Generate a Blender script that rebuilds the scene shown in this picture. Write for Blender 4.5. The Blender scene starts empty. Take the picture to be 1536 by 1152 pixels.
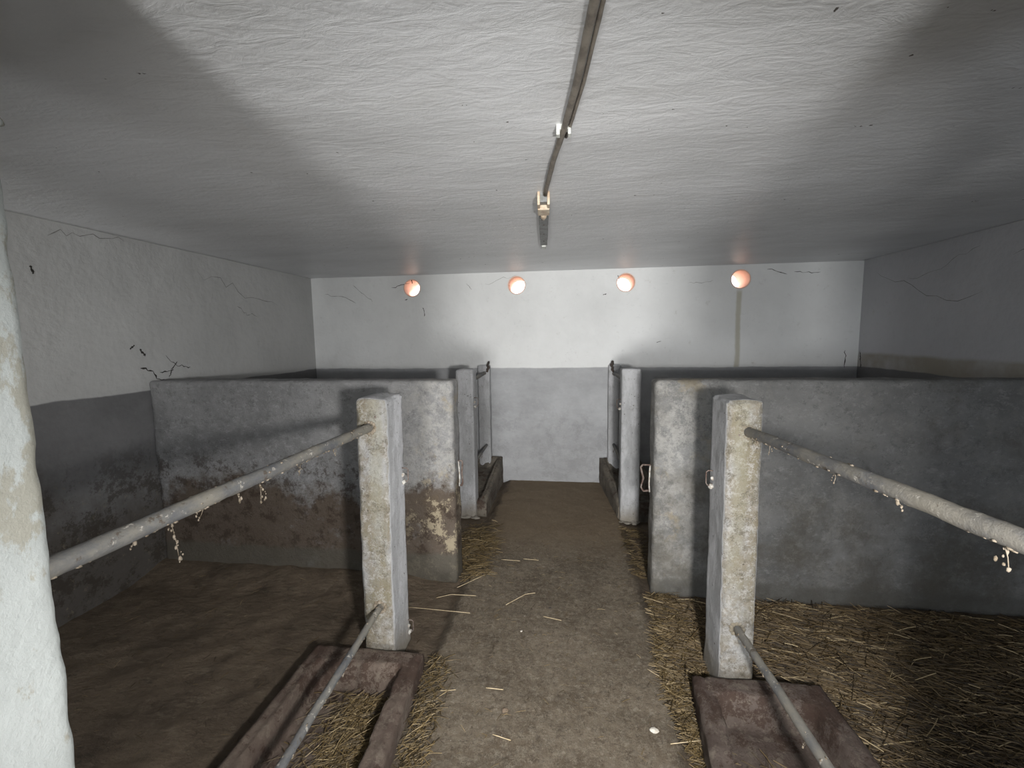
import bpy, bmesh, math, random
from mathutils import Vector, Matrix, noise as mn
random.seed(7)
S = bpy.context.scene
COL = S.collection
PI = math.pi

# ------------------------------------------------------------------ dimensions
XL, XR, YF, YB, ZC = -2.90, 2.83, -1.80, 4.77, 2.285
DADO = 1.262
ROT_MESH = {}

# ------------------------------------------------------------------ materials
class NT:
    def __init__(s, name):
        s.m = bpy.data.materials.new(name); s.m.use_nodes = True
        s.t = s.m.node_tree; s.t.nodes.clear()
        s.out = s.n('ShaderNodeOutputMaterial'); s.b = s.n('ShaderNodeBsdfPrincipled')
        s.l(s.b.outputs[0], s.out.inputs[0])
        s.co = s.n('ShaderNodeTexCoord').outputs['Object']
    def n(s, ty, **k):
        o = s.t.nodes.new(ty)
        for a, v in k.items(): setattr(o, a, v)
        return o
    def l(s, a, b): s.t.links.new(a, b)
    def put(s, sock, v):
        if hasattr(v, 'is_output') or isinstance(v, bpy.types.NodeSocket): s.l(v, sock)
        else:
            if sock.type == 'RGBA' and len(v) == 3: v = (*v, 1)
            sock.default_value = v
    def noise(s, scale, detail=5, rough=.6, co=None, stretch=None, dist=0):
        o = s.n('ShaderNodeTexNoise'); c = co or s.co
        if stretch:
            mp = s.n('ShaderNodeMapping'); s.l(c, mp.inputs[0]); mp.inputs['Scale'].default_value = stretch[:3]
            if len(stretch) > 3: mp.inputs['Rotation'].default_value = (0, 0, stretch[3])
            c = mp.outputs[0]
        s.l(c, o.inputs['Vector']); o.inputs['Scale'].default_value = scale
        o.inputs['Detail'].default_value = detail; o.inputs['Roughness'].default_value = rough
        o.inputs['Distortion'].default_value = dist
        return o.outputs['Fac']
    def vor(s, scale, feature='F1'):
        o = s.n('ShaderNodeTexVoronoi', feature=feature); s.l(s.co, o.inputs['Vector']); o.inputs['Scale'].default_value = scale
        return o.outputs['Distance']
    def math(s, op, a, b=0., c=0., clamp=False):
        o = s.n('ShaderNodeMath', operation=op, use_clamp=clamp)
        s.put(o.inputs[0], a); s.put(o.inputs[1], b); s.put(o.inputs[2], c); return o.outputs[0]
    def step(s, v, a, b):           # smooth 0..1 between a and b
        o = s.n('ShaderNodeMapRange', interpolation_type='SMOOTHSTEP')
        s.put(o.inputs[0], v); o.inputs[1].default_value = a; o.inputs[2].default_value = b
        if a > b:
            o.inputs[1].default_value = b; o.inputs[2].default_value = a
            o.inputs[3].default_value = 1; o.inputs[4].default_value = 0
        return o.outputs[0]
    def mix(s, f, a, b, mode='MIX'):
        o = s.n('ShaderNodeMix', data_type='RGBA', blend_type=mode)
        s.put(o.inputs[0], f); s.put(o.inputs[6], a); s.put(o.inputs[7], b); return o.outputs[2]
    def xyz(s, co=None):
        o = s.n('ShaderNodeSeparateXYZ'); s.l(co or s.co, o.inputs[0]); return o.outputs
    def done(s, col, rough=.8, bumps=(), spec=.3, metal=0.):
        s.put(s.b.inputs['Base Color'], col); s.put(s.b.inputs['Roughness'], rough)
        s.b.inputs['Specular IOR Level'].default_value = spec; s.put(s.b.inputs['Metallic'], metal)
        prev = None
        for h, d, st in bumps:
            o = s.n('ShaderNodeBump'); o.inputs['Distance'].default_value = d; o.inputs['Strength'].default_value = st
            s.put(o.inputs['Height'], h)
            if prev: s.l(prev, o.inputs['Normal'])
            prev = o.outputs[0]
        if prev: s.l(prev, s.b.inputs['Normal'])
        return s.m

def m_wall(name, white, grey, band=0., dirt=.5, stain=None):
    k = NT(name); X, Y, Z = k.xyz()
    wob = k.noise(3, 3)
    zz = k.math('ADD', Z, k.math('MULTIPLY', k.math('SUBTRACT', wob, .5), .03))
    w = k.mix(k.step(k.noise(1.1, 6), .35, .7), white, [c*.88 for c in white])
    w = k.mix(k.math('MULTIPLY', k.step(k.noise(11, 9, .9), .56, .64), .3), w, [c*.6 for c in white])
    w = k.mix(k.math('MULTIPLY', k.step(k.noise(9, 8, .7), .6, .75), .35), w, (.36, .34, .28))
    if band:      # brownish tide mark just above the painted dado
        b = k.math('MULTIPLY', k.step(zz, DADO+.15, DADO+.11), band)
        w = k.mix(k.math('MULTIPLY', b, k.step(k.noise(2.5, 5), .2, .6)), w, (.30, .27, .21))
    if stain:
        for sx, sz in stain:
            a = k.step(k.math('ABSOLUTE', k.math('ADD', k.math('SUBTRACT', X, sx), k.math('MULTIPLY', k.math('SUBTRACT', wob, .5), .05))), .035, .012)
            a = k.math('MULTIPLY', a, k.step(Z, sz, sz-.06))
            w = k.mix(k.math('MULTIPLY', a, .6), w, (.36, .33, .22))
    g = k.mix(k.step(k.noise(2, 8, .7, stretch=(1, 1, 1.8)), .3, .7), grey, [c*.78 for c in grey])
    g = k.mix(k.math('MULTIPLY', k.step(k.noise(14, 9, .8), .5, .75), .35), g, [c*1.2 for c in grey])
    # manure splashes rising from the floor
    rise = k.math('SUBTRACT', k.math('MULTIPLY', k.noise(1.7, 6, .7), 1.5), Z)
    g = k.mix(k.math('MULTIPLY', k.step(rise, -.1, .45), dirt), g, (.045, .035, .024))
    g = k.mix(k.math('MULTIPLY', k.math('MULTIPLY', k.step(k.noise(6, 9, .85), .5, .56), k.step(Z, 1.05, .6)), dirt*.9), g, (.03, .023, .016))
    fleck = k.math('MULTIPLY', k.step(k.noise(20, 9, .85), .57, .62), k.step(Z, 1.1, .5))
    g = k.mix(k.math('MULTIPLY', fleck, dirt*.7), g, (.22, .19, .13))
    col = k.mix(k.step(zz, DADO-.006, DADO+.006), g, w)
    return k.done(col, .75, [(k.noise(2.2, 4, .5), .05, .5), (k.noise(20, 9, .65), .01, .45)], .25)

def m_ceiling():
    k = NT('ceiling_plaster')
    a = k.noise(1.6, 5, .6, stretch=(.7, 1.6, 1)); b = k.noise(14, 10, .65, stretch=(.55, 1.4, 1), dist=.8)
    col = k.mix(k.step(a, .3, .75), (.74, .75, .765), (.66, .67, .68))
    col = k.mix(k.math('MULTIPLY', k.step(k.noise(4, 9, .7, stretch=(.5, 1.3, 1)), .5, .72), .3), col, (.54, .54, .52))
    col = k.mix(k.step(k.noise(26, 3, .5), .745, .76), col, (.10, .09, .08))
    return k.done(col, .42, [(a, .03, .3), (b, .008, .5), (k.noise(70, 6), .002, .5)], .45)

def m_post(name, sd=0, front=True):
    k = NT(name); X, Y, Z = k.xyz()
    mp = k.n('ShaderNodeMapping'); k.l(k.co, mp.inputs[0]); mp.inputs['Location'].default_value = (sd*3.1, sd*1.7, sd*.9); co = mp.outputs[0]
    nrm = k.xyz(k.n('ShaderNodeTexCoord').outputs['Normal'])
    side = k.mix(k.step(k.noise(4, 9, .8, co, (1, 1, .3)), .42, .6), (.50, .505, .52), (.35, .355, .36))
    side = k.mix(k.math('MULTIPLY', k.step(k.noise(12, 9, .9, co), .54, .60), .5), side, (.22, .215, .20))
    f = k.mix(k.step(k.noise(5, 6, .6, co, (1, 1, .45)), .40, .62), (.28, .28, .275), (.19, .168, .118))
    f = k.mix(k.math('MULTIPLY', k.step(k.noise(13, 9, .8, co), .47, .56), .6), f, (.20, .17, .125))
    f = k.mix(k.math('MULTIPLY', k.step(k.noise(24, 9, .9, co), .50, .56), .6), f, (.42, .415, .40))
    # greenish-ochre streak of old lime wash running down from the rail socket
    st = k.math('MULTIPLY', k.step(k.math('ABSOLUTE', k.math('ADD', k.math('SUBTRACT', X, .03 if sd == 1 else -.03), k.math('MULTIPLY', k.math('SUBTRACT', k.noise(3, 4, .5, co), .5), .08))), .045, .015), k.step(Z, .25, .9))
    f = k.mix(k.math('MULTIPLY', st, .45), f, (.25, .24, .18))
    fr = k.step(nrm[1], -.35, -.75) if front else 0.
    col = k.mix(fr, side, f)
    col = k.mix(k.math('MULTIPLY', k.step(k.math('ADD', Z, k.math('MULTIPLY', k.noise(6, 7, .7, co), .35)), .42, .16), .75), col, (.20, .17, .12))
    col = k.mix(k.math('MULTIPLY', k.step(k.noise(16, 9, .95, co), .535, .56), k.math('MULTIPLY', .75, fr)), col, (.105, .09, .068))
    col = k.mix(k.step(k.noise(55, 3, .5, co), .70, .73), col, (.10, .09, .07))
    return k.done(col, .85, [(k.noise(9, 6, .6, co), .02, .5), (k.noise(40, 9, .8, co), .012, .9)], .2)

def m_pillar():
    k = NT('pillar_limewash')
    a = k.noise(7, 8, .7, stretch=(1, 1, .55)); X, Y, Z = k.xyz()
    col = k.mix(k.step(k.noise(3, 5), .3, .7), (.36, .382, .373), (.31, .33, .32))
    edge = k.math('ADD', k.math('MULTIPLY', k.step(Y, -.08, .1), .09), k.math('MULTIPLY', k.step(Z, .9, 1.6), .07))
    col = k.mix(k.math('MULTIPLY', k.step(k.math('ADD', a, edge), .66, .71), .7), col, (.24, .225, .175))
    col = k.mix(k.step(k.noise(16, 4, .5, stretch=(1, 1, .4)), .71, .73), col, (.22, .21, .17))
    return k.done(col, .8, [(k.noise(8, 5), .012, .5), (k.noise(60, 8, .7), .004, .7), (k.step(a, .62, .68), .003, -.6)], .25)

def m_part(name, base, left):
    k = NT(name); X, Y, Z = k.xyz()
    g = k.mix(k.step(k.noise(1.8, 7, .65), .35, .68), base, [c*.66 for c in base])
    g = k.mix(k.math('MULTIPLY', k.step(k.noise(9, 9, .72), .5, .7), .35), g, [min(1, c*1.3) for c in base])
    g = k.mix(k.math('MULTIPLY', k.step(k.noise(13, 9, .9), .53, .58), .6), g, [c*.5 for c in base])
    g = k.mix(k.math('MULTIPLY', k.step(k.noise(16, 9, .9, stretch=(1, 1, 1.6)), .53, .58), .4), g, [c*1.55 for c in base])
    # worn pale limewash near the aisle end
    if left: near = k.step(X, -1.25, -.85)
    else: near = k.step(X, 1.15, .62)
    lime = k.math('MULTIPLY', near, k.step(k.noise(7, 9, .88), .44, .56))
    g = k.mix(k.math('MULTIPLY', lime, .5), g, (.42, .41, .38))
    ochre = k.math('MULTIPLY', near, k.step(k.noise(4.3, 7, .7), .52, .64))
    g = k.mix(k.math('MULTIPLY', ochre, .5), g, (.32, .26, .16))
    if left:
        br = k.math('ADD', k.noise(2.1, 7, .75), k.math('MULTIPLY', k.step(Z, 1.05, .35), .42))
        g = k.mix(k.math('MULTIPLY', k.step(br, .70, .88), .88), g, (.075, .052, .033))
        g = k.mix(k.math('MULTIPLY', k.math('MULTIPLY', k.step(k.noise(11, 9, .8), .5, .58), k.step(Z, .95, .7)), .7), g, (.035, .022, .014))
        peel = k.math('MULTIPLY', k.step(k.noise(8, 9, .8), .53, .57), k.step(Z, .9, .55))
        g = k.mix(k.math('MULTIPLY', peel, k.math('MULTIPLY', near, .8)), g, (.34, .29, .20))
        low = k.step(k.math('ADD', Z, k.math('MULTIPLY', k.noise(5, 6, .7), .09)), .235, .20)
        g = k.mix(k.math('MULTIPLY', low, .8), g, (.085, .078, .062))
    else:
        br = k.math('ADD', k.noise(1.6, 7, .72), k.math('MULTIPLY', k.step(Z, .9, .5), .12))
        g = k.mix(k.math('MULTIPLY', k.step(br, .50, .72), .75), g, (.085, .075, .058))
        g = k.mix(k.math('MULTIPLY', k.step(k.noise(6, 9, .85), .52, .6), .4), g, (.22, .215, .20))
        low = k.step(k.math('ADD', Z, k.math('MULTIPLY', k.noise(4, 6, .7), .07)), .15, .10)
        g = k.mix(k.math('MULTIPLY', low, .6), g, (.085, .082, .072))
    return k.done(g, .72, [(k.noise(3, 5, .5), .03, .5), (k.noise(24, 9, .8), .014, .8)], .3)

def m_floor():
    k = NT('floor_concrete_and_dirt'); X, Y, Z = k.xyz()
    wx = k.math('ADD', X, k.math('MULTIPLY', k.math('SUBTRACT', k.noise(4.2, 9, .8), .5), .30))
    ais = k.math('MULTIPLY', k.step(wx, -.70, -.64), k.step(wx, .46, .41))
    a = k.mix(k.step(k.noise(2.6, 9, .8), .40, .60), (.172, .140, .102), (.108, .084, .058))
    a = k.mix(k.math('MULTIPLY', k.step(k.noise(34, 9, .8), .48, .62), .45), a, (.21, .188, .152))
    a = k.mix(k.math('MULTIPLY', k.step(k.noise(6, 7, .75), .55, .68), .5), a, (.095, .077, .058))
    a = k.mix(k.math('MULTIPLY', k.step(k.noise(30, 9, .95), .52, .56), .6), a, (.30, .265, .21))
    a = k.mix(k.math('MULTIPLY', k.step(k.noise(19, 9, .95), .53, .57), .7), a, (.055, .043, .03))
    a = k.mix(k.math('MULTIPLY', k.step(k.noise(1.7, 8, .8, stretch=(1.6, .6, 1)), .52, .62), .4), a, (.09, .072, .052))
    a = k.mix(k.step(k.noise(42, 3), .74, .77), a, (.40, .38, .34))
    d = k.mix(k.step(k.noise(2.4, 8, .7, stretch=(1, .6, 1, .7)), .35, .68), (.125, .096, .068), (.07, .053, .038))
    d = k.mix(k.math('MULTIPLY', k.step(k.noise(14, 9, .75, stretch=(.45, 1.6, 1, -.55)), .52, .66), .5), d, (.17, .14, .10))
    d = k.mix(k.math('MULTIPLY', k.step(k.noise(5, 9, .8, stretch=(.6, 1.5, 1, -.6)), .58, .66), .7), d, (.022, .017, .012))
    back = k.step(Y, 2.9, 3.6)
    a = k.mix(k.math('MULTIPLY', back, .7), a, (.20, .150, .098))
    d = k.mix(k.math('MULTIPLY', k.step(k.noise(11, 9, .92), .54, .58), .55), d, (.035, .027, .019))
    d = k.mix(k.math('MULTIPLY', k.step(k.noise(15, 9, .95), .55, .59), .35), d, (.22, .185, .14))
    col = k.mix(ais, d, a)
    rid = k.noise(9, 5, .6, stretch=(.8, 1.5, 1, -.6))
    return k.done(col, k.mix(ais, (.62,)*3, (.85,)*3), [(k.noise(6, 7, .65), .03, .5), (k.math('MULTIPLY', rid, k.math('SUBTRACT', 1.05, ais)), .03, .7), (k.noise(45, 9, .85), .008, .9)], .25)

def m_trough(name, c1, c2):
    k = NT(name); X, Y, Z = k.xyz()
    c = k.mix(k.step(k.noise(4, 8, .7), .38, .62), c1, c2)
    c = k.mix(k.math('MULTIPLY', k.step(k.noise(20, 9, .75), .5, .62), .5), c, (.23, .195, .155))
    c = k.mix(k.math('MULTIPLY', k.step(k.math('ADD', k.noise(6, 9, .85), k.math('MULTIPLY', k.step(Y, .35, .52), .05)), .535, .58), .8), c, (.055, .032, .023))
    c = k.mix(k.step(k.noise(40, 4), .70, .74), c, (.04, .03, .025))
    return k.done(c, .8, [(k.noise(9, 7, .65), .03, .7), (k.noise(45, 9, .85), .012, .9)], .25)

def m_pipe():
    k = NT('grimy_galvanised_pipe')
    X, Y, Z = k.xyz()
    c = k.mix(k.step(k.noise(7, 7, .7, stretch=(1, .5, 1)), .35, .65), (.085, .09, .10), (.19, .178, .15))
    c = k.mix(k.step(k.noise(38, 6, .7), .60, .66), c, (.38, .36, .32))
    c = k.mix(k.step(k.noise(18, 7, .75), .58, .64), c, (.085, .07, .055))
    r = k.math('ADD', .5, k.math('MULTIPLY', k.noise(9), .4))
    return k.done(c, r, [(k.noise(60, 8, .7), .004, .7)], .4, .15)

def m_simple(name, c1, c2, sc=12, rough=.7, bump=.004, metal=0., spec=.3):
    k = NT(name)
    c = k.mix(k.step(k.noise(sc, 7, .7), .38, .64), c1, c2)
    return k.done(c, rough, [(k.noise(sc*4, 7, .7), bump, .6)], spec, metal)

def m_straw(name, a, b, c):
    k = NT(name); g = k.n('ShaderNodeNewGeometry').outputs['Random Per Island']
    r = k.n('ShaderNodeValToRGB'); k.l(g, r.inputs[0])
    e = r.color_ramp.elements; e[0].color = (*a, 1); e[1].color = (*c, 1)
    m = e.new(.55); m.color = (*b, 1); m2 = e.new(.90); m2.color = (*[x*1.5 for x in b], 1)
    return k.done(r.outputs[0], .6, [], .3)

M = dict(
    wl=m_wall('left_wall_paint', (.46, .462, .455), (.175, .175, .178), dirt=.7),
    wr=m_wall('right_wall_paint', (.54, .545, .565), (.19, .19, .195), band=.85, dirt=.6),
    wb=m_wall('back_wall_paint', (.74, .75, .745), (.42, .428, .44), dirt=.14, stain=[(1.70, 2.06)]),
    ceil=m_ceiling(), pillar=m_pillar(),
    postL=m_post('left_post_limewash', 1), postR=m_post('right_post_limewash', 2), postF=m_post('far_post_plaster', 3, False),
    partL=m_part('left_partition_plaster', (.25, .25, .25), True), partR=m_part('right_partition_plaster', (.20, .20, .195), False),
    floor=m_floor(),
    troughL=m_trough('trough_concrete_brown', (.16, .125, .10), (.10, .072, .058)),
    troughR=m_trough('trough_concrete_dark', (.14, .112, .095), (.085, .062, .052)),
    troughF=m_trough('far_trough_concrete', (.17, .15, .12), (.10, .09, .075)),
    pipe=m_pipe(),
    rust=m_simple('rusty_iron', (.075, .045, .035), (.20, .17, .15), 30, .75, .003, .2),
    limeblob=m_simple('lime_spattered_iron', (.50, .50, .47), (.24, .20, .16), 40, .8),
    crust=m_simple('dust_crust', (.24, .205, .16), (.12, .095, .065), 60, .9),
    clay=m_simple('terracotta_clay', (.84, .62, .52), (.78, .55, .45), 9, .8, .002),
    cream=m_simple('aged_cream_plastic', (.70, .60, .46), (.55, .42, .30), 25, .5, .001),
    whitep=m_simple('white_plastic', (.72, .74, .70), (.55, .56, .52), 25, .45, .001),
    batten=m_simple('dull_grey_sheet_metal', (.30, .31, .31), (.20, .20, .19), 22, .55, .001, .3),
    slot=m_simple('dark_slot', (.05, .045, .04), (.08, .06, .05), 22, .8, .001),
    conduit=m_simple('grey_brown_conduit', (.24, .215, .18), (.15, .13, .11), 16, .55, .002),
    straw=m_straw('straw_bedding', (.018, .012, .006), (.085, .058, .027), (.42, .33, .19)),
    straw2=m_straw('straw_gold', (.022, .015, .007), (.10, .07, .03), (.36, .28, .16)),
    strawpale=m_simple('pale_straw', (.50, .41, .27), (.40, .32, .19), 40, .5, .001),
    stone=m_simple('pale_chip', (.55, .52, .46), (.38, .35, .30), 40, .8, .002),
    brownstone=m_simple('brown_lump', (.20, .15, .11), (.12, .09, .06), 40, .8, .002),
    crack=m_simple('crack_dark', (.03, .028, .025), (.05, .045, .04), 20, .9, .001),
    web=m_simple('dusty_cobweb', (.22, .215, .2), (.14, .135, .125), 20, .9, .001),
    ground=m_simple('yard_ground', (.34, .32, .28), (.28, .26, .22), 3, .9, .01),
    door=m_simple('weathered_door', (.22, .18, .13), (.16, .13, .10), 6, .7, .003),
)

# ------------------------------------------------------------------ object helpers
def mesh_obj(name, verts, faces, mats, parent=None, loc=(0, 0, 0), smooth=True, midx=None):
    me = bpy.data.meshes.new(name); me.from_pydata([tuple(v) for v in verts], [], faces)
    for m in (mats if isinstance(mats, (list, tuple)) else [mats]): me.materials.append(m)
    if smooth: me.polygons.foreach_set('use_smooth', [True]*len(me.polygons))
    if midx: me.polygons.foreach_set('material_index', midx)
    me.update(); o = bpy.data.objects.new(name, me); COL.objects.link(o); o.location = loc
    if parent: o.parent = parent
    return o
def from_bm(name, bm, mats, parent=None, loc=(0, 0, 0), smooth=False):
    me = bpy.data.meshes.new(name); bmesh.ops.recalc_face_normals(bm, faces=bm.faces); bm.to_mesh(me); bm.free()
    for m in (mats if isinstance(mats, (list, tuple)) else [mats]): me.materials.append(m)
    if smooth: me.polygons.foreach_set('use_smooth', [True]*len(me.polygons))
    o = bpy.data.objects.new(name, me); COL.objects.link(o); o.location = loc
    if parent: o.parent = parent
    return o
def tag(o, label=None, cat=None, group=None, kind=None):
    if label: o['label'] = label
    if cat: o['category'] = cat
    if group: o['group'] = group
    if kind: o['kind'] = kind
    return o
def thing(name, label, cat, loc, group=None):
    o = bpy.data.objects.new(name, None); COL.objects.link(o); o.location = loc; o.empty_display_size = .1
    return tag(o, label, cat, group)
def nz(p, s, seed=0):
    return mn.noise(Vector((p[0]*s+seed*7.3, p[1]*s-seed*3.1, p[2]*s+seed*1.9)))

def rough_box(x0, x1, y0, y1, z0, z1, r=.015, step=.02, amp=.004, seed=0, edge_amp=0., fn=None):
    """box with rounded, irregular edges as a fine quad mesh -> verts, faces"""
    bm = bmesh.new(); dims = (x1-x0, y1-y0, z1-z0); c = Vector(((x0+x1)/2, (y0+y1)/2, (z0+z1)/2))
    n = [max(2, int(d/step)) for d in dims]
    vm = {}
    def V(i, j, k):
        key = (i, j, k)
        if key not in vm:
            vm[key] = bm.verts.new((x0+dims[0]*i/n[0], y0+dims[1]*j/n[1], z0+dims[2]*k/n[2]))
        return vm[key]
    for a in range(3):
        b, d = [q for q in range(3) if q != a]
        for side in (0, n[a]):
            for i in range(n[b]):
                for j in range(n[d]):
                    q = []
                    for di, dj in ((0, 0), (1, 0), (1, 1), (0, 1)):
                        k = [0, 0, 0]; k[a] = side; k[b] = i+di; k[d] = j+dj; q.append(V(*k))
                    bm.faces.new(q)
    for v in bm.verts:
        p = v.co
        rr = r*(1+1.4*max(0, nz(p, 9, seed+5))) if edge_amp else r
        inn = Vector([min(max(p[q], (x0, y0, z0)[q]+rr), (x1, y1, z1)[q]-rr) for q in range(3)])
        d = p-inn; nrm = d.normalized() if d.length > 1e-6 else Vector((0, 0, 0))
        p = inn+nrm*rr
        edge = min(1, max(0, d.length/rr-1.0)/.41)
        p = p+nrm*(amp*(nz(p, 6, seed)+.5*nz(p, 18, seed)+.25*nz(p, 55, seed)))
        if edge_amp and edge > 0: p = p-nrm*edge_amp*edge*max(0, nz(p, 22, seed+2)+.25)
        if fn: p = fn(p)
        v.co = p
    bmesh.ops.recalc_face_normals(bm, faces=bm.faces)
    return bm

def tube(bm, pts, r, seg=12, amp=0, seed=0, caps=True, flat=1.):
    rings = []; P = [Vector(p) for p in pts]
    up = None
    for i, p in enumerate(P):
        t = (P[min(i+1, len(P)-1)]-P[max(i-1, 0)]).normalized()
        if up is None: up = Vector((0, 0, 1)) if abs(t.z) < .9 else Vector((1, 0, 0))
        u = (up-t*up.dot(t)).normalized(); w = t.cross(u); up = u
        rr = r(i/(len(P)-1)) if callable(r) else r
        ring = []
        for k in range(seg):
            a = 2*PI*k/seg; d = u*math.cos(a)*flat+w*math.sin(a)
            q = p+d*rr
            if amp: q = q+d*amp*(nz(q, 25, seed)+.6*nz(q, 80, seed))
            ring.append(bm.verts.new(q))
        rings.append(ring)
    for a, b in zip(rings, rings[1:]):
        for k in range(seg): bm.faces.new((a[k], a[(k+1) % seg], b[(k+1) % seg], b[k]))
    if caps and seg > 2: bm.faces.new(rings[0][::-1]); bm.faces.new(rings[-1])
def box(bm, x0, x1, y0, y1, z0, z1, bev=0, mi=0):
    r = bmesh.ops.create_cube(bm, size=1, matrix=Matrix.Translation(((x0+x1)/2, (y0+y1)/2, (z0+z1)/2)) @ Matrix.Diagonal((x1-x0, y1-y0, z1-z0, 1)))
    for v in r['verts']:
        for f in v.link_faces: f.material_index = mi
    if bev: bmesh.ops.bevel(bm, geom=list({e for v in r['verts'] for e in v.link_edges}), offset=bev, segments=2, affect='EDGES', profile=.5)
def blob(bm, c, r, seed=0, sub=2, sq=(1, 1, 1)):
    q = bmesh.ops.create_icosphere(bm, subdivisions=sub, radius=r, matrix=Matrix.Translation(c))
    c = Vector(c)
    for v in q['verts']:
        d = v.co-c; k = 1+.55*nz(v.co, .5/r, seed)+.3*nz(v.co, 1.4/r, seed)
        v.co = c+Vector((d.x*sq[0], d.y*sq[1], d.z*sq[2]))*k

# ------------------------------------------------------------------ the room
def strip(pts, w, plane, off):     # thin dark crack drawn as faces lying on a wall
    out = []; fs = []
    for i, p in enumerate(pts):
        a = Vector(pts[max(i-1, 0)]); b = Vector(pts[min(i+1, len(pts)-1)]); t = (b-a).normalized()
        n = Vector((-t.y, t.x)); ww = w*(.35+random.random())*(1 if 0 < i < len(pts)-1 else .3)
        for s in (-1, 1):
            u = Vector(p)+n*s*ww/2
            out.append((u.x, off, u.y) if plane == 'Y' else (off, u.x, u.y))
    for i in range(len(pts)-1): fs.append((2*i, 2*i+1, 2*i+3, 2*i+2))
    return out, fs
def squiggle(p, ang, L, n=9, j=.5):
    pts = [p]; x, y = p
    for i in range(n):
        a = ang+random.uniform(-j, j); x += L/n*math.cos(a); y += L/n*math.sin(a); pts.append((x, y))
    return pts
def add_strips(me_name, base_v, base_f, strips, mats, midx0=1, name=None):
    V = list(base_v); F = list(base_f); MI = [0]*len(F)
    for (v, f), mi in strips:
        o = len(V); V += v; F += [tuple(a+o for a in q) for q in f]; MI += [mi]*len(f)
    return V, F, MI

# floor -------------------------------------------------------------
def floor_z(x, y):
    def sm(v, a, b):
        t = min(1, max(0, (v-a)/(b-a))); return t*t*(3-2*t)
    w = x+.045*nz((x, y, 0), 2.3, 3)
    ais = sm(w, -.72, -.66)*(1-sm(w, .42, .48))
    z = -.022*(1-ais)+.004*nz((x, y, 0), 7)+.0025*nz((x, y, 0), 19)
    if x < -.7:
        z += .010*nz((x*.8+y*.6, (y*.8-x*.6)*2.2, 0), 5, 9)
        z += .055*sm(y, 2.42, 2.70)*(1-sm(y, 2.72, 2.9))*(1-sm(x, -1.2, -.8))
    if x > .5 and y < 2.7: z += .012*nz((x, y, 0), 3.2, 4)
    # shallow drain groove along the left edge of the aisle
    g = math.exp(-((w+.74)/.03)**2)*(1 if y < 2.7 else .4)
    return z-.012*g
nx, ny = 230, 262
fv = []; ff = []
for j in range(ny+1):
    y = YF-.02+(YB-YF+.04)*j/ny
    for i in range(nx+1):
        x = XL-.02+(XR-XL+.04)*i/nx; fv.append((x, y, floor_z(x, y)))
for j in range(ny):
    for i in range(nx):
        a = j*(nx+1)+i; ff.append((a, a+1, a+nx+2, a+nx+1))
tag(mesh_obj('floor', fv, ff, M['floor']), kind='structure')

# ceiling (slightly undulating hand-trowelled plaster) ----------------
cv = []; cf = []; nx, ny = 90, 100
for j in range(ny+1):
    y = YF-.02+(YB-YF+.32)*j/ny
    for i in range(nx+1):
        x = XL-.02+(XR-XL+.04)*i/nx; e = min(1, min(x-XL, XR-x, YB-y)/.3+.1) if y < YB else 0
        cv.append((x, y, ZC+max(0, e)*(.012*nz((x, y, 0), 1.3)+.004*nz((x, y, 0), 4))))
for j in range(ny):
    for i in range(nx):
        a = j*(nx+1)+i; cf.append((a, a+nx+1, a+nx+2, a+1))
o = mesh_obj('ceiling', cv, cf, M['ceil']); tag(o, kind='structure')
sd = o.modifiers.new('t', 'SOLIDIFY'); sd.thickness = .15; sd.offset = -1
# make sure the slab thickens upward
sd.offset = -1

# back wall with four round vent holes --------------------------------
HOLES = [(-1.715, 2.146), (-.556, 2.146), (.583, 2.142), (1.705, 2.143)]
HR = .098; TH = .34
bm = bmesh.new()
def ring_loop(y):
    es = []
    def loop(pts):
        vs = [bm.verts.new(p) for p in pts]
        for a, b in zip(vs, vs[1:]+vs[:1]): es.append(bm.edges.new((a, b)))
        return vs
    outer = loop([(XL-.3, y, -.1), (XR+.3, y, -.1), (XR+.3, y, ZC+.15), (XL-.3, y, ZC+.15)])
    hs = [loop([(hx+HR*math.cos(2*PI*k/32), y, hz+HR*math.sin(2*PI*k/32)) for k in range(32)]) for hx, hz in HOLES]
    bmesh.ops.triangle_fill(bm, edges=es, use_beauty=True)
    return [outer]+hs
la = ring_loop(YB); lb = ring_loop(YB+TH)
for A, B in zip(la, lb):
    for i in range(len(A)): bm.faces.new((A[i], A[(i+1) % len(A)], B[(i+1) % len(A)], B[i]))
bmesh.ops.recalc_face_normals(bm, faces=bm.faces)
bm.verts.index_update()
bv = [v.co.copy() for v in bm.verts]; bf = [tuple(v.index for v in f.verts) for f in bm.faces]; bm.free()
random.seed(3)
st = []
for (x, z, a, L, w) in [(.50, 2.22, -1.1, .11, .006), (-1.72, 2.24, -1.3, .05, .008), (-1.95, 2.16, .25, .22, .005), (-1.6, 1.93, -1.5, .10, .007),
                        (-1.80, 2.02, .1, .03, .012), (1.95, 2.23, -.4, .2, .006), (2.2, 2.2, 0, .25, .005), (-2.4, 2.2, -.6, .3, .004), (-1.1, 2.18, -.9, .09, .004),
                        (.35, 2.02, .3, .04, .007), (-2.75, 2.1, -.3, .4, .004), (1.2, 2.12, .1, .25, .003), (-.9, 2.17, .1, .4, .003), (2.71, 1.42, -1.5, .18, .01), (.9, 1.52, .2, .05, .005)]:
    st.append((strip(squiggle((x, z), a, L), w, 'Y', YB-.0015), 1 if w > .0045 else 2))
V, F, MI = add_strips('', bv, bf, st, None)
tag(mesh_obj('wall_back', V, F, [M['wb'], M['crack'], M['web']], smooth=False, midx=MI), kind='structure')

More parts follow.
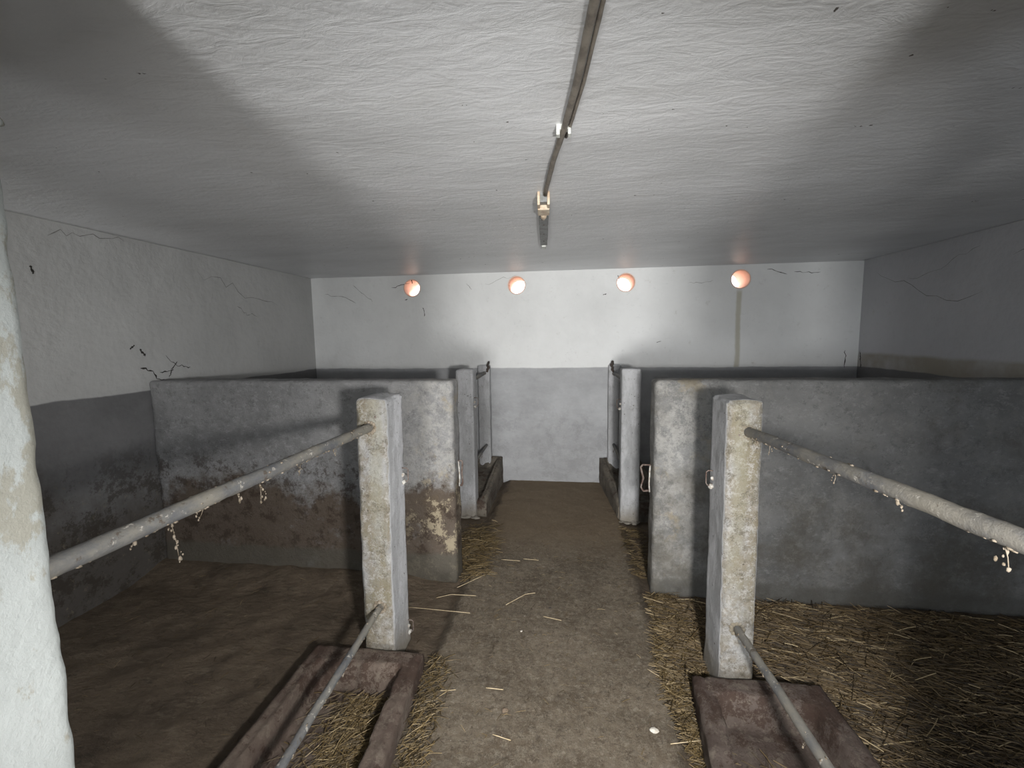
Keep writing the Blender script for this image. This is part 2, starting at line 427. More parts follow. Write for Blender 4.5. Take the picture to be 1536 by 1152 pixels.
def plain_wall(name, x0, x1, y0, y1, mat, strips=()):
    bm = bmesh.new(); box(bm, x0, x1, y0, y1, -.1, ZC+.15)
    bm.verts.index_update(); v = [q.co.copy() for q in bm.verts]; f = [tuple(q.index for q in fa.verts) for fa in bm.faces]; bm.free()
    V, F, MI = add_strips('', v, f, strips, None)
    return tag(mesh_obj(name, V, F, [mat, M['crack'], M['web']], smooth=False, midx=MI), kind='structure')
st = []
for (y, z, a, L, w) in [(2.66, 1.42, -.8, .24, .012), (2.70, 1.50, 1.9, .07, .016), (2.95, 1.45, -2.1, .15, .007), (2.86, 1.50, -.4, .25, .006), (2.8, 1.38, -.2, .12, .007),
                        (2.6, 1.55, .8, .05, .012), (2.2, 2.2, -.1, .5, .004), (3.2, 2.15, -.25, 1.1, .005), (2.1, 2.02, -1.3, .05, .012), (3.6, 1.9, -.4, .3, .004), (1.7, 1.62, 1.1, .1, .005)]:
    st.append((strip(squiggle((y, z), a, L, 12, .9), w, 'X', XL+.0015), 1 if w > .0055 else 2))
plain_wall('wall_left', XL-.25, XL, YF-.2, YB+.01, M['wl'], st)
st = [(strip(squiggle((y, z), a, L, 12, .5), w, 'X', XR-.0015), 1 if w > .0055 else 2) for (y, z, a, L, w) in
      [(4.6, 2.16, 3.3, 1.2, .004), (4.2, 2.05, 3.0, .7, .004), (4.74, 1.42, -1.6, .18, .012), (3.3, 2.08, 3.2, .8, .003)]]
plain_wall('wall_right', XR, XR+.25, YF-.2, YB+.01, M['wr'], st)
# front wall behind the viewer, with a doorway and two window openings
DX0, DX1, DZ = -.75, .85, 2.05
W_OP = [(-2.45, -1.55, 1.0, 1.75), (1.75, 2.6, 1.0, 1.75)]
bm = bmesh.new()
cols = [XL-.25, W_OP[0][0], W_OP[0][1], DX0, DX1, W_OP[1][0], W_OP[1][1], XR+.25]
for i in range(7):
    a, b = cols[i], cols[i+1]
    if i in (1, 5):
        w = W_OP[0] if i == 1 else W_OP[1]; box(bm, a, b, YF-.2, YF, -.1, w[2]); box(bm, a, b, YF-.2, YF, w[3], ZC+.15)
    elif i == 3: box(bm, a, b, YF-.2, YF, DZ, ZC+.15)
    else: box(bm, a, b, YF-.2, YF, -.1, ZC+.15)
tag(from_bm('wall_front', bm, M['wl']), kind='structure')
# the yard outside
bm = bmesh.new(); box(bm, -40, 40, YF-40, YF-.2, -.25, -.05); o = from_bm('yard_ground', bm, M['ground']); tag(o, kind='structure')
bm = bmesh.new(); box(bm, -40, 40, YB+TH, YB+40, -.25, -.05); o = from_bm('yard_ground', bm, M['ground']); tag(o, kind='structure')

# clay pipes lining the vent holes
for (hx, hz), lab in zip(HOLES, ['terracotta vent pipe in back wall, farthest left of the four round holes', 'terracotta vent pipe in back wall, second round hole from the left wall',
                                 'terracotta vent pipe in back wall, second round hole from the right wall', 'terracotta vent pipe in back wall with a green stain running below it']):
    bm = bmesh.new(); n = 40; R0, R1 = HR-.001, HR-.010; rs = []
    for R, y in ((R0, -.002), (R0, TH+.01), (R1, TH+.01), (R1, .0), (R1, -.002)):
        rs.append([bm.verts.new((R*math.cos(2*PI*k/n), y, R*math.sin(2*PI*k/n))) for k in range(n)])
    rs[-1] = rs[-1]
    for a, b in zip(rs, rs[1:]+rs[:1]):
        for k in range(n): bm.faces.new((a[k], a[(k+1) % n], b[(k+1) % n], b[k]))
    tag(from_bm('vent_pipe', bm, M['clay'], None, (hx, YB, hz), True), lab, 'vent', 'round vent pipes through the back wall')

# ------------------------------------------------------------------ pillars and posts
def pillar(x0, x1, lab, ledge, out=0.):
    y0, y1 = .34, .59
    bm = rough_box(-(x1-x0)/2, (x1-x0)/2, -(y1-y0)/2, (y1-y0)/2, -.04, ZC+.01, .006, .012, .0007, 11 if x0 < 0 else 12, .0045)
    t = thing('concrete_pillar', lab, 'pillar', ((x0+x1)/2, (y0+y1)/2, 0))
    from_bm('shaft', bm, M['pillar'], t, smooth=True)
    if ledge:
        bm = bmesh.new(); blob(bm, (.322, .12, 1.925), .016, 3, 2, (1.6, .8, .6)); from_bm('plaster_lump', bm, M['pillar'], t, smooth=True)
    return t
pillar(-1.50, -.842, 'white limewashed pillar at the left edge, rising to the ceiling', True)
pillar(.69, 1.27, 'white limewashed pillar beside the aisle right of the viewer', False)

def iron_eye(parent, name, x, y, z, s, face, mat=None, big=False):
    """small staple cemented into the post, protruding along face (+1/-1 in x)"""
    bm = bmesh.new()
    pts = [(0, 0, .028), (face*.020, 0, .028), (face*.026, 0, .022), (face*.026, 0, -.018), (face*.020, 0, -.026), (0, 0, -.026)]
    tube(bm, [(p[0]*s, p[1]*s, p[2]*s) for p in pts], .0022*s, 8, .0008)
    o = from_bm(name, bm, M['rust'], parent, (x, y, z), True)
    bm = bmesh.new(); blob(bm, (face*.006*s, 0, -.03*s), .012*s, 5, 2, (1, 1.2, .9)); blob(bm, (face*.004*s, 0, .0*s), .007*s, 8, 2)
    from_bm('lime_lump', bm, M['limebl'] if 'limebl' in M else M['limeblob'], o, smooth=True)
    return o

def post(x0, x1, y0, y1, h, mat, lab, seed, lean=0., face=1, group=None, eyes=(), big=True, name='concrete_post', edge=.012, ear=0):
    cx, cy = (x0+x1)/2, (y0+y1)/2
    hx, hy = (x1-x0)/2, (y1-y0)/2
    def fn(p):
        p = p.copy(); p.x += lean*(p.z/h)
        if p.z > h-.06: p.z -= .006*abs(p.x)/hx
        if p.z < .12 and big: k = (.12-p.z)*.09; p.x += k*(1 if p.x > 0 else -1)*.5; p.y += k*(1 if p.y > 0 else -1)*.4
        return p
    t = thing(name, lab, 'post', (cx, cy, 0), group)
    bm = rough_box(-hx, hx, -hy, hy, -.03, h, .011, .0105 if big else .014, .0035, seed, edge, fn)
    from_bm('shaft', bm, mat, t, smooth=True)
    for (z, dy, s) in eyes: iron_eye(t, 'iron_staple', (hx+lean*z/h-.002)*1 if face > 0 else -hx+lean*z/h+.002, dy, z, s, face)
    return t
def staple_hole(t, x, y, z):
    bm = bmesh.new(); blob(bm, (0, 0, 0), .007, 3, 2, (1, .5, 1)); from_bm('bolt_stub', bm, M['rust'], t, (x, y, z), True)

pL = post(-1.005, -.855, 1.93, 2.145, 1.325, M['postL'], 'weathered ochre and white concrete post standing at the end of the left feed trough', 21, .012, 1, 'gate posts beside the front troughs', [(.905, .07, 1.3), (.07, .085, 1.2)])
pR = post(.668, .81, 1.93, 2.150, 1.325, M['postR'], 'whitewashed concrete post with crumbling edge at the end of the right feed trough', 22, -.008, -1, 'gate posts beside the front troughs', [(.935, .05, 1.3)])
staple_hole(pL, .035, -.108, 1.235); staple_hole(pR, -.03, -.11, 1.175)
pFL = post(-.985, -.83, 3.75, 3.90, 1.325, M['postF'], 'grey plastered post standing behind the end of the left partition wall', 23, 0, 1, 'gate posts beside the back troughs', [(1.03, -.04, 1.4)], False, edge=.004)
pFR = post(.437, .597, 3.76, 3.91, 1.325, M['postF'], 'grey plastered post standing behind the end of the right partition wall', 24, 0, -1, 'gate posts beside the back troughs', [(1.02, -.04, 1.4)], False, edge=.004)
# rubble collar where the far right post meets the floor
for t, s in ((pFR, 1), (pFL, 2)):
    bm = bmesh.new()
    for i in range(12): blob(bm, (random.uniform(-.1, .09), -.085+random.uniform(-.02, .02), -.005), random.uniform(.012, .024), i+s, 2, (1.4, 1, .6))
    from_bm('mortar_skirt', bm, M['postF'], t, smooth=True)
pWL = post(-.985, -.853, 4.685, YB+.005, 1.30, M['postF'], 'thin plaster pier against the back wall behind the left back trough', 25, 0, 1, 'piers against the back wall', (), False, 'wall_pier', .004)
pWR = post(.408, .54, 4.685, YB+.005, 1.30, M['postF'], 'thin plaster pier against the back wall behind the right back trough', 26, 0, -1, 'piers against the back wall', (), False, 'wall_pier', .004)

# ------------------------------------------------------------------ partitions
def partition(x0, x1, mat, lab, seed, face):
    y0, y1 = 2.70, 2.875
    def fn(p):
        p = p.copy()
        p.y += .006*nz(p, 1.5, seed)
        return p
    t = thing('stall_partition', lab, 'low wall', ((x0+x1)/2, (y0+y1)/2, 0))
    c = Vector(((x0+x1)/2, (y0+y1)/2, 0))
    bm = rough_box(x0, x1, y0, y1, -.04, 1.33, .022, .021, .005, seed, .006, fn)
    for v in bm.verts: v.co -= c
    # material is mapped in room metres: shift back through UV-free object coordinates
    o = from_bm('masonry', bm, mat, t, smooth=True)
    return t, c
# partition materials use room coordinates, so give them a mapping offset
def shift_mat(m, c):
    nt = m.node_tree; tc = [n for n in nt.nodes if n.type == 'TEX_COORD'][0]
    ls = [l for l in nt.links if l.from_node == tc and l.from_socket.name == 'Object']
    add = nt.nodes.new('ShaderNodeVectorMath'); add.operation = 'ADD'; add.inputs[1].default_value = c
    to = [l.to_socket for l in ls]
    for l in ls: nt.links.remove(l)
    nt.links.new(tc.outputs['Object'], add.inputs[0])
    for s in to: nt.links.new(add.outputs[0], s)
tPL, c = partition(XL+.0, -.735, M['partL'], 'low grey stall wall with brown manure stains, running from left wall to aisle', 31, 1); shift_mat(M['partL'], c)
tPR, c2 = partition(.512, XR-.0, M['partR'], 'low dark grey stall wall standing behind the straw bedding, from aisle to right wall', 32, -1); shift_mat(M['partR'], c2)
# rusty gate brackets on the partition ends
def bracket(t, c, x, y, z, face, w):
    bm = bmesh.new()
    loop = [(0, 0, .085), (face*w*.8, 0, .085), (face*w, 0, .07), (face*w*.72, .004, 0), (face*w*.95, 0, -.06), (face*w*.7, 0, -.085), (0, 0, -.08)]
    P = [Vector(p) for p in loop]; pts = []
    for a, b in zip(P, P[1:]):
        for k in range(4): pts.append(a.lerp(b, k/4))
    pts.append(P[-1]); tube(bm, pts, .0065, 8, .002, 4)
    o = from_bm('bracket', bm, M['rust'], t, Vector((x, y, z))-c, True)
    bm = bmesh.new(); tube(bm, [(face*.006, -.012, .085), (face*.01, -.02, .05), (face*.008, -.004, .01), (face*.012, -.016, -.03), (face*.008, -.014, -.085)], .005, 8, .002, 9)
    from_bm('hook', bm, M['limeblob'], o, smooth=True)
bracket(tPL, c, -.733, 2.80, .70, 1, .03)
bracket(tPR, c2, .511, 2.80, .70, -1, .062)

# ------------------------------------------------------------------ feed troughs
def trough(xa0, xa1, xb0, xb1, y0, y1, za, zb, mat, lab, seed, rim=.075, depth=.12, endw=.11, group=None, broken=False):
    """heightfield basin from y0 (near) to y1 (far); x limits given at near (a) and far (b)"""
    cx, cy = (xa0+xa1+xb0+xb1)/4, (y0+y1)/2
    nxx, nyy = 52, int((y1-y0)/.0125)
    def sm(t): t = min(1, max(0, t)); return t*t*(3-2*t)
    V = []; F = []
    for j in range(nyy+1):
        v = j/nyy; y = y0+(y1-y0)*v
        l = xa0+(xb0-xa0)*v; r = xa1+(xb1-xa1)*v; top = za+(zb-za)*v
        for i in range(nxx+1):
            u = i/nxx; x = l+(r-l)*u
            dx = min(x-l, r-x); dn = y-y0; df = y1-y
            e = min(dx, min(dn, df)*1.0)
            wob = .012*nz((x, y, 0), 7, seed)+.006*nz((x, y, 0), 25, seed)
            inn = min((dx-rim+wob)/.028, (min(df, dn)-endw+wob*1.6)/.03)
            z = top-(depth)*sm(inn)
            # rounded outer lip
            z -= .016*(1-sm(e/.022))
            z += .005*nz((x, y, z), 10, seed)+.003*nz((x, y, z), 35, seed)
            if dx < rim: z -= .010*math.exp(-((dx-rim*.62)/.008)**2)*(.6+nz((x, y, 0), 3, seed))
            if broken and dn < endw+.02: z -= .035*max(0, nz((x, y, 0), 14, seed)+.2)
            V.append((x-cx+.003*nz((y, z, 0), 20, seed), y-cy, z))
    W = nxx+1
    for j in range(nyy):
        for i in range(nxx):
            a = j*W+i; F.append((a, a+1, a+W+1, a+W))
    # skirt down to the floor
    bnd = [i for i in range(W)]+[j*W+nxx for j in range(1, nyy+1)]+[nyy*W+i for i in range(nxx-1, -1, -1)]+[j*W for j in range(nyy-1, 0, -1)]
    prev = bnd; K = 6
    for k in range(1, K+1):
        cur = []
        for b in bnd:
            x, y, z = V[b]; s = k/K; zz = z*(1-s)+(-.05)*s
            d = Vector((x, y, 0)); 
            V.append((x*(1-.0*s)+.006*nz((x*1.1, y, zz), 12, seed+3), y, zz)); cur.append(len(V)-1)
        n = len(bnd)
        for q in range(n): F.append((prev[(q+1) % n], prev[q], cur[q], cur[(q+1) % n]))
        prev = cur
    t = mesh_obj('feed_trough', V, F, mat, None, (cx, cy, 0))
    return tag(t, lab, 'trough', group)
trough(-1.235, -.615, -1.245, -.695, .60, 1.905, .11, .105, M['troughL'], 'brown concrete feed trough in front of the left ochre post, straw in its bottom', 41, group='feed troughs')
trough(.405, 1.11, .545, 1.07, .60, 1.905, .105, .105, M['troughR'], 'dark brown concrete feed trough in front of the right whitewashed post', 42, group='feed troughs')
trough(-1.16, -.745, -1.10, -.735, 3.80, 4.765, .135, .285, M['troughF'], 'small grey concrete trough between far left post and back wall', 43, rim=.05, depth=.10, endw=.06, group='feed troughs', broken=True)
trough(.425, .85, .325, .75, 3.81, 4.765, .135, .295, M['troughF'], 'small grey concrete trough between far right post and back wall', 44, rim=.05, depth=.10, endw=.06, group='feed troughs', broken=True)

# ------------------------------------------------------------------ rails
def rail(name, a, b, r, lab, seed, clumps=(), group=None, sag=.0, socket=True):
    a = Vector(a); b = Vector(b); n = 60
    pts = []
    for i in range(n+1):
        s = i/n; p = a.lerp(b, s); p.z -= sag*4*s*(1-s); p.x += .004*nz((s*4, seed, 0), 1, seed); p.z += .003*nz((s*5, seed, 3), 1, seed); pts.append(p-a)
    bm = bmesh.new(); tube(bm, pts, r, 20, .0018, seed)
    t = thing(name, lab, 'rail', a, group)
    from_bm('pipe', bm, M['pipe'], t, smooth=True)
    # crusted dust and straw crumbs along the underside
    rnd = random.Random(seed); bm = bmesh.new()
    for i in range(170):
        s = rnd.random()**1.2; p = pts[int(s*n)]; ang = rnd.gauss(-PI/2, .5 if i % 3 else 1.6)
        q = p+Vector((math.cos(ang), 0, math.sin(ang)))*(r*.98); blob(bm, q, rnd.uniform(.0015, .0042), i, 1, (1, 1.8, 1))
    from_bm('dust_crust', bm, M['crust'], t, smooth=True)['kind'] = 'stuff'
    for (s, L) in clumps:
        bm = bmesh.new(); p = pts[int(s*n)]+Vector((0, 0, -r)); q = p.copy()
        k = max(3, int(L/.006))
        for i in range(k):
            q = q+Vector((rnd.uniform(-.008, .008), rnd.uniform(-.008, .008), -L/k)); blob(bm, q, rnd.uniform(.0012, .0036)*(1.3 if rnd.random() < .2 else 1), i, 1, (1, 1, 1.7))
        tube(bm, [p, (p+q)/2+Vector((.002, 0, 0)), q], .0009, 5)
        from_bm('hanging_dust_clump', bm, M['crust'], t, smooth=True)
    return t
rail('pipe_rail', (-.925, 1.95, 1.187), (-.945, .58, 1.190), .0205, 'upper pipe rail from left ochre post to the near left pillar, hung with dust', 51, [(.24, .03), (.40, .04), (.55, .055), (.62, .03), (.78, .10), (.70, .03), (.84, .02)], 'pipe rails over the troughs')
rail('pipe_rail', (.748, 1.95, 1.188), (.752, .56, 1.262), .0205, 'upper pipe rail running from right whitewashed post towards the right edge', 52, [(.08, .03), (.15, .035), (.45, .025), (.62, .02), (.80, .04)], 'pipe rails over the troughs')
rail('pipe_rail', (-.915, 1.95, .296), (-.895, .58, .232), .0155, 'lower pipe rail hanging over the left feed trough', 53, [(.3, .015), (.6, .02)], 'pipe rails over the troughs')
rail('pipe_rail', (.735, 1.95, .305), (.760, .56, .375), .0165, 'lower pipe rail hanging over the right feed trough', 54, [(.12, .03), (.42, .035), (.7, .02)], 'pipe rails over the troughs')
rail('pipe_rail', (-.915, 3.88, 1.19), (-.905, 4.70, 1.215), .018, 'upper pipe rail from far left post to pier on back wall', 55, (), 'pipe rails over the troughs')
rail('pipe_rail', (.505, 3.89, 1.20), (.46, 4.70, 1.205), .018, 'upper pipe rail from far right post to pier on back wall', 56, (), 'pipe rails over the troughs')
rail('pipe_rail', (-.92, 3.88, .36), (-.90, 4.70, .42), .015, 'lower pipe rail over the small left back trough', 57, [(.7, .05)], 'pipe rails over the troughs')
rail('pipe_rail', (.515, 3.89, .36), (.47, 4.70, .45), .015, 'lower pipe rail over the small right back trough', 58, [(.9, .05)], 'pipe rails over the troughs')
# mortar collars around the rail sockets belong to the posts
for t, px, pz, s in ((pL, .005, 1.187, 1), (pR, .009, 1.188, 2), (pL, .015, .296, 3), (pR, -.004, .305, 4)):
    bm = bmesh.new()
    for k in range(11):
        a = 2*PI*k/11; blob(bm, (.026*math.cos(a), 0, .026*math.sin(a)), .010, k+s*20, 2, (1, .6, 1))
    from_bm('socket_mortar', bm, M['postR'] if s in (2, 4) else M['crust'], t, (px, -.108, pz), True)
# dark frayed cloth knots on top of the wall piers
for t, x in ((pWL, .085), (pWR, -.05)):
    bm = bmesh.new(); 
    for k in range(7): blob(bm, (random.uniform(-.012, .012), -.05+random.uniform(-.01, .01), 1.235+k*.014), .014, k, 2, (1, .8, 1.3))
    from_bm('rusty_bracket', bm, M['slot'], t, (x*.6, 0, 0), True)

# ------------------------------------------------------------------ ceiling conduit and stripped lamp batten
def ceil_at(y): return ZC
t = thing('electrical_conduit', 'grey conduit pipe clipped to the ceiling, leading to the lamp batten', 'conduit', (-.02, 1.5, ZC-.014))
path = [(.105, -.6), (.075, .4), (.052, .97), (.020, 1.28), (-.018, 1.54), (-.062, 1.80), (-.112, 2.17)]
pts = []
for (a, b) in zip(path, path[1:]):
    for k in range(8): s = k/8; pts.append((a[0]+(b[0]-a[0])*s+.02, a[1]+(b[1]-a[1])*s-1.5, .0))
pts.append((path[-1][0]+.02, path[-1][1]-1.5, -.006))
bm = bmesh.new(); tube(bm, pts, .0105, 14, .001, 3); from_bm('pipe', bm, M['conduit'], t, smooth=True)
bm = bmesh.new(); tube(bm, [(p[0]+.019, p[1], p[2]+.006) for p in pts[:-14]], .0055, 10, .0008, 5); from_bm('cable', bm, M['conduit'], t, smooth=True)
bm = bmesh.new(); box(bm, -.024, .024, -.014, .014, -.002, .02, .003); box(bm, -.024, -.012, -.014, .014, -.018, .0, .002); box(bm, .014, .024, -.014, .014, -.018, .0, .002)
from_bm('clip', bm, M['whitep'], t, (.002, .04, 0))
t = thing('lamp_batten', 'stripped fluorescent lamp batten without tube, fixed to the ceiling', 'lamp', (-.150, 2.72, ZC)); t.rotation_euler = (0, 0, .055)
bm = bmesh.new()
box(bm, -.024, .024, -.52, .50, -.045, .012)
for (y, w) in ((-.30, .10), (-.12, .16), (.12, .12), (.30, .10)):
    box(bm, -.0255, -.0225, y-w/2, y+w/2, -.038, -.018, 0, 1); box(bm, .0225, .0255, y-w/2, y+w/2, -.038, -.018, 0, 1)
for y in (-.28, -.08, .15, .36): box(bm, -.004, .004, y-.004, y+.004, -.047, -.040, 0, 1)
o = from_bm('channel', bm, [M['batten'], M['slot']], t)
bm = bmesh.new()
for (y, w) in ((-.30, .10), (-.12, .16), (.12, .12), (.30, .10)):
    pass
bm.free()
bm = bmesh.new(); box(bm, -.030, -.017, -.535, -.36, -.062, -.0, .003); box(bm, .017, .030, -.535, -.36, -.062, -.0, .003); box(bm, -.030, .030, -.47, -.36, -.068, -.02, .006)
from_bm('lamp_holder', bm, M['cream'], t)
bm = bmesh.new(); tube(bm, [(0, -.36, -.05), (0, -.28, -.05), (0, -.23, -.05)], lambda s: .017 if s < .6 else .010, 16); from_bm('starter', bm, M['cream'], t, smooth=True)
bm = bmesh.new(); box(bm, -.016, .016, .50, .60, -.055, -.0, .006); from_bm('lamp_holder', bm, M['whitep'], t)

# ------------------------------------------------------------------ straw
def straw(name, lab, n, sampler, mat, ang0, spread, lmin, lmax, w, zfn, zspread, seed, bend=.06, cat='straw', ground=None):
    rnd = random.Random(seed); V = []; F = []
    for i in range(n):
        x, y = sampler(rnd); L = rnd.uniform(lmin, lmax)*(1.0 if rnd.random() < .85 else 1.5)
        a = rnd.gauss(ang0, spread) if rnd.random() < .72 else rnd.uniform(0, PI)
        z = zfn(x, y)+abs(rnd.gauss(0, zspread)); tilt = rnd.gauss(0, .10); b = rnd.uniform(-bend, bend)
        ww = w*rnd.uniform(.6, 1.3); cb = len(V)
        for k in range(3):
            s = (k-1)*.5; aa = a+b*k
            px = x+math.cos(aa)*L*s; py = y+math.sin(aa)*L*s; pz = max(zfn(px, py)+.001, z+L*s*tilt-(.0 if k != 1 else -.003))
            nx_, ny_ = -math.sin(aa)*ww/2, math.cos(aa)*ww/2
            V += [(px-nx_, py-ny_, pz), (px+nx_, py+ny_, pz), (px, py, pz+ww*.7)]
        for k in range(2):
            o = cb+k*3
            F += [(o, o+1, o+4, o+3), (o+1, o+2, o+5, o+4), (o+2, o, o+3, o+5)]
    c = Vector(ground or (0, 0, 0))
    return tag(mesh_obj(name, V, F, mat, smooth=False), lab, cat, None, 'stuff')
def rej(x0, x1, y0, y1, ok):
    def f(r):
        while True:
            x, y = r.uniform(x0, x1), r.uniform(y0, y1)
            if ok(x, y, r): return x, y
    return f
bedz = lambda x, y: floor_z(x, y)+.004+.014*max(0, nz((x, y, 0), 4, 2))
def bed_ok(x, y, r):
    if x < 1.12 and y < 1.93: return False
    if .65 < x < .83 and 1.92 < y < 2.16: return False
    d = .85 if y > 1.9 and x < 2.2 else .6
    if nz((x, y, 0), 1.4, 6) < -.2: d *= .45
    return r.random() < d
# matted dark litter lying under the bright stalks
straw('straw_bedding', 'thick matted golden-brown straw bedding covering the right stall floor', 17000, rej(.50, 2.75, .75, 2.65, bed_ok), M['straw'], -.28, .5, .03, .15, .0032, bedz, .009, 5)
straw('straw_litter', 'loose golden straw strip between the aisle and the right trough', 3600, rej(.40, .66, 1.15, 2.69, lambda x, y, r: (x < .52-.0*y or y > 1.92) and x > .46+.05*nz((x, y, 0), 3, 1) and (x < .50 or r.random() < .9) and not (y < 1.92 and x > .54-(1.9-y)*.1)), M['straw2'], .1, .8, .02, .10, .0028, bedz, .008, 6)
straw('straw_litter', 'loose straw beside the aisle behind the right partition end', 500, rej(.42, .62, 2.86, 3.65, lambda x, y, r: r.random() < .8), M['straw2'], .1, .8, .02, .09, .0028, bedz, .006, 7)
straw('straw_litter', 'loose straw pile on the floor behind the left partition end', 1300, rej(-.92, -.52, 2.72, 3.62, lambda x, y, r: r.random() < math.exp(-((x+.72)/.13)**2-((y-3.05)/.38)**2) and not (x < -.72 and y < 2.9)), M['straw2'], .1, .7, .03, .13, .0028, bedz, .008, 8)
straw('straw_litter', 'thin straw scatter on the floor along the left trough', 700, rej(-.70, -.50, 1.15, 2.0, lambda x, y, r: x > -.70+.07*(1.9-y)/.6 and r.random() < math.exp(-((x+.64-.07*(1.9-y)/.6)/.05)**2)), M['straw2'], .9, .8, .02, .08, .0026, bedz, .005, 9)
straw('straw_crumbs', 'scattered straw crumbs on the bare aisle concrete', 420, rej(-.62, .44, 1.1, 3.9, lambda x, y, r: True), M['straw2'], .1, .9, .008, .045, .0018, lambda x, y: floor_z(x, y)+.001, .001, 10)
straw('straw_crumbs', 'scattered straw crumbs on the brown left stall floor', 260, rej(-2.7, -.72, 1.2, 2.65, lambda x, y, r: not (x > -1.27 and y < 1.92)), M['straw'], .1, .9, .01, .045, .0018, lambda x, y: floor_z(x, y)+.001, .001, 11)
tz = lambda x, y: -.004+.012*nz((x, y, 0), 6, 2)+.008
straw('trough_straw', 'matted yellow straw lying in the bottom of the left feed trough', 2600, rej(-1.13, -.77, .85, 1.72, lambda x, y, r: r.random() < math.exp(-max(0, -.93-x)/.05)), M['straw2'], .9, .8, .02, .09, .0026, tz, .006, 12)
straw('trough_straw', 'yellow straw lying in the bottom of the right feed trough', 1300, rej(.56, 1.0, .85, 1.62, lambda x, y, r: r.random() < math.exp(-max(0, x-.80)/.06-max(0, y-1.50)/.04)), M['straw2'], 2.2, .8, .02, .10, .0026, tz, .006, 13)

def stalk(pts, lab, w=.0035, mat='strawpale'):
    c = Vector((sum(p[0] for p in pts)/len(pts), sum(p[1] for p in pts)/len(pts), 0))
    z0 = max(floor_z(p[0], p[1]) for p in pts); bm = bmesh.new(); P = []
    for a, b in zip(pts, pts[1:]):
        for k in range(5): s = k/5; x = a[0]+(b[0]-a[0])*s; y = a[1]+(b[1]-a[1])*s; P.append((x-c.x, y-c.y, z0+w*.8))
    P.append((pts[-1][0]-c.x, pts[-1][1]-c.y, z0+w*.8))
    tube(bm, P, w/2, 6); tag(from_bm('straw_stalk', bm, M[mat], None, c, True), lab, 'straw', 'long loose stalks on the floor')
STALKS = [([(-0.955, 2.382), (-0.573, 2.365)], 'long pale straw stalk on dark floor left of the aisle, beside the left post'),
          ([(-0.812, 2.492), (-0.731, 2.537), (-0.574, 2.539)], 'bent pale straw stalk lying just below the left partition corner'),
          ([(-0.712, 2.613), (-0.543, 2.808)], 'long slanting straw stalk beside the straw pile at left aisle edge'),
          ([(-0.484, 2.996), (-0.348, 2.99)], 'short pale straw stalk lying flat in the middle aisle, left one of two'),
          ([(-0.328, 3.021), (-0.216, 3.013)], 'short pale straw stalk lying flat in the middle aisle, right one of two'),
          ([(-0.375, 2.464), (-0.27, 2.585), (-0.21, 2.606)], 'crooked thin straw stalk on the middle of the aisle'),
          ([(-0.306, 1.598), (-0.23, 1.58)], 'pale straw stalk alone on the aisle nearest the viewer'),
          ([(-0.146, 2.38), (-0.043, 2.355)], 'thin straw stalk right of the dark hole in the aisle'),
          ([(-0.377, 1.829), (-0.296, 1.827)], 'thin straw stalk above the dark damp patch in the aisle'),
          ([(0.373, 2.032), (0.469, 1.948)], 'golden straw stalk crossing the right edge of the aisle, beside a brown stone'),
          ([(0.395, 1.637), (0.511, 1.665)], 'pale straw stalk at the foot of the right trough, nearly level'),
          ([(0.483, 1.881), (0.511, 1.676)], 'long golden straw stalk leaning down along the right trough')]
for pts, lab in STALKS: stalk(pts, lab)
def pebble(x, y, r, lab, mat='stone', sq=(1.3, 1, .6)):
    bm = bmesh.new(); blob(bm, (0, 0, 0), r, int(x*100), 2, sq); tag(from_bm('stone_chip', bm, M[mat], None, (x, y, floor_z(x, y)+r*.35), False), lab, 'stone', 'small stones on the floor')
pebble(0.342, 1.690, 0.012, 'white stone chip on the aisle near its right edge', 'stone')
pebble(0.466, 2.004, 0.017, 'oblong brown stone in the straw beside the right trough', 'brownstone', (.8, 1.7, .7))
pebble(0.506, 1.816, 0.006, 'tiny white chip in straw, nearest the right trough wall', 'stone')
pebble(-0.258, 2.240, 0.006, 'tiny pale chip in the upper middle of the aisle', 'stone')
pebble(-0.112, 2.459, 0.007, 'dark brown lump of dung alone on the aisle', 'slot')
pebble(-0.274, 1.717, 0.013, 'flat pale stone in the aisle below the damp patch', 'brownstone')

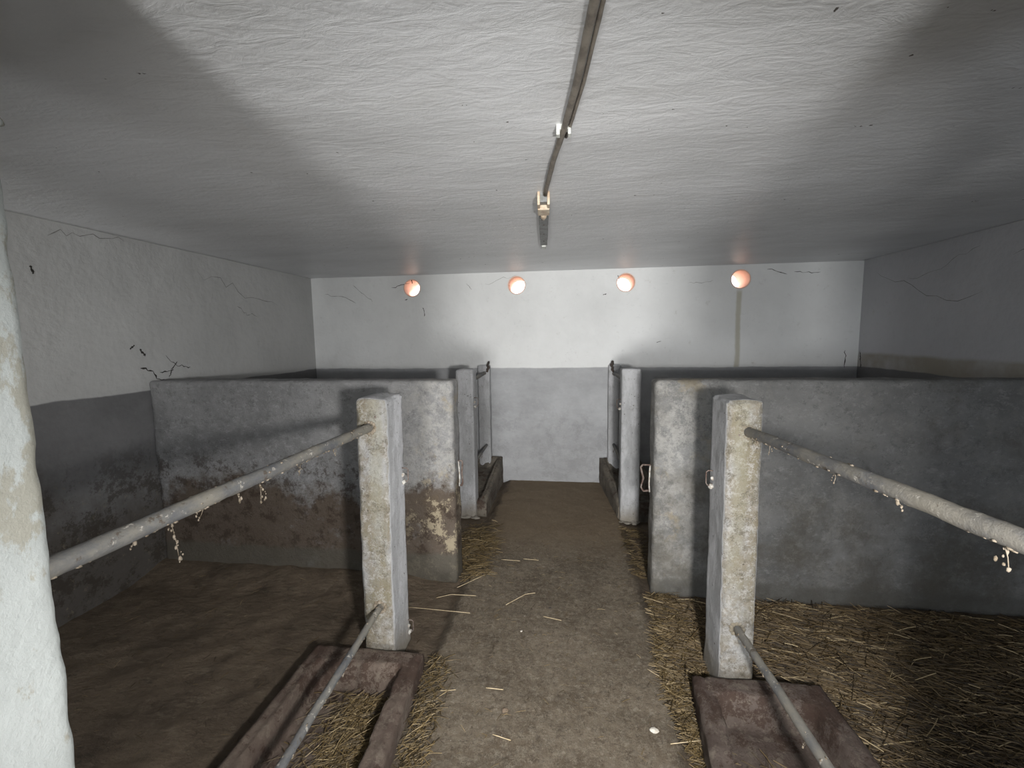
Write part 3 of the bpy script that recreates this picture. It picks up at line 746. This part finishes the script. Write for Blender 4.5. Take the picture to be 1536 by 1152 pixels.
# ------------------------------------------------------------------ light
def area(name, loc, rot, sx, sy, power, col, spread=PI):
    l = bpy.data.lights.new(name, 'AREA'); l.shape = 'RECTANGLE'; l.size = sx; l.size_y = sy; l.energy = power; l.color = col; l.spread = spread
    o = bpy.data.objects.new(name, l); COL.objects.link(o); o.location = loc; o.rotation_euler = rot; return o
area('yard_daylight', (-.05, -7.2, .55), (PI/2+.35, 0, 0), 1.3, 1.0, 300, (1, .99, .97), 2.3)
area('window_daylight', (-2.0, YF-.02, 1.37), (PI/2+.15, 0, 0), .85, .7, 11, (.92, .96, 1))
area('window_daylight', (2.17, YF-.02, 1.37), (PI/2+.15, 0, 0), .85, .7, 26, (.86, .92, 1))
area('hand_lamp', (.35, -.06, 1.44), (PI/2-.43, 0, .24), .13, .13, 42, (1, .98, .96), 2.25)
sun = bpy.data.lights.new('sun', 'SUN'); sun.energy = 3.2; sun.angle = .01; sun.color = (1, .95, .88)
so = bpy.data.objects.new('sun', sun); COL.objects.link(so); so.rotation_euler = (math.radians(-62), 0, math.radians(-14))
w = bpy.data.worlds.new('sky'); S.world = w; w.use_nodes = True
bg = w.node_tree.nodes['Background']; bg.inputs[0].default_value = (.92, .96, 1, 1); bg.inputs[1].default_value = 3.6

# ------------------------------------------------------------------ camera (fitted: 662.8 px focal length at 1536 px)
F_, PI_, YA, RO = 662.84, .1067, .1292, -.0137
cy_, sy_, cp, sp = math.cos(YA), math.sin(YA), math.cos(PI_), math.sin(PI_)
f = Vector((-sy_*cp, cy_*cp, -sp)); r = Vector((cy_, sy_, 0)); u = r.cross(f)
r2 = math.cos(RO)*r+math.sin(RO)*u; u2 = -math.sin(RO)*r+math.cos(RO)*u
cam = bpy.data.cameras.new('camera'); co = bpy.data.objects.new('camera', cam); COL.objects.link(co)
co.matrix_world = Matrix(((r2.x, u2.x, -f.x, 0), (r2.y, u2.y, -f.y, 0), (r2.z, u2.z, -f.z, 1.6), (0, 0, 0, 1)))
cam.sensor_width = 36; cam.lens = 36*F_/1536; cam.clip_start = .02
S.camera = co
S.view_settings.view_transform = 'Standard'; S.view_settings.look = 'None'; S.view_settings.gamma = 1; S.view_settings.exposure = .1
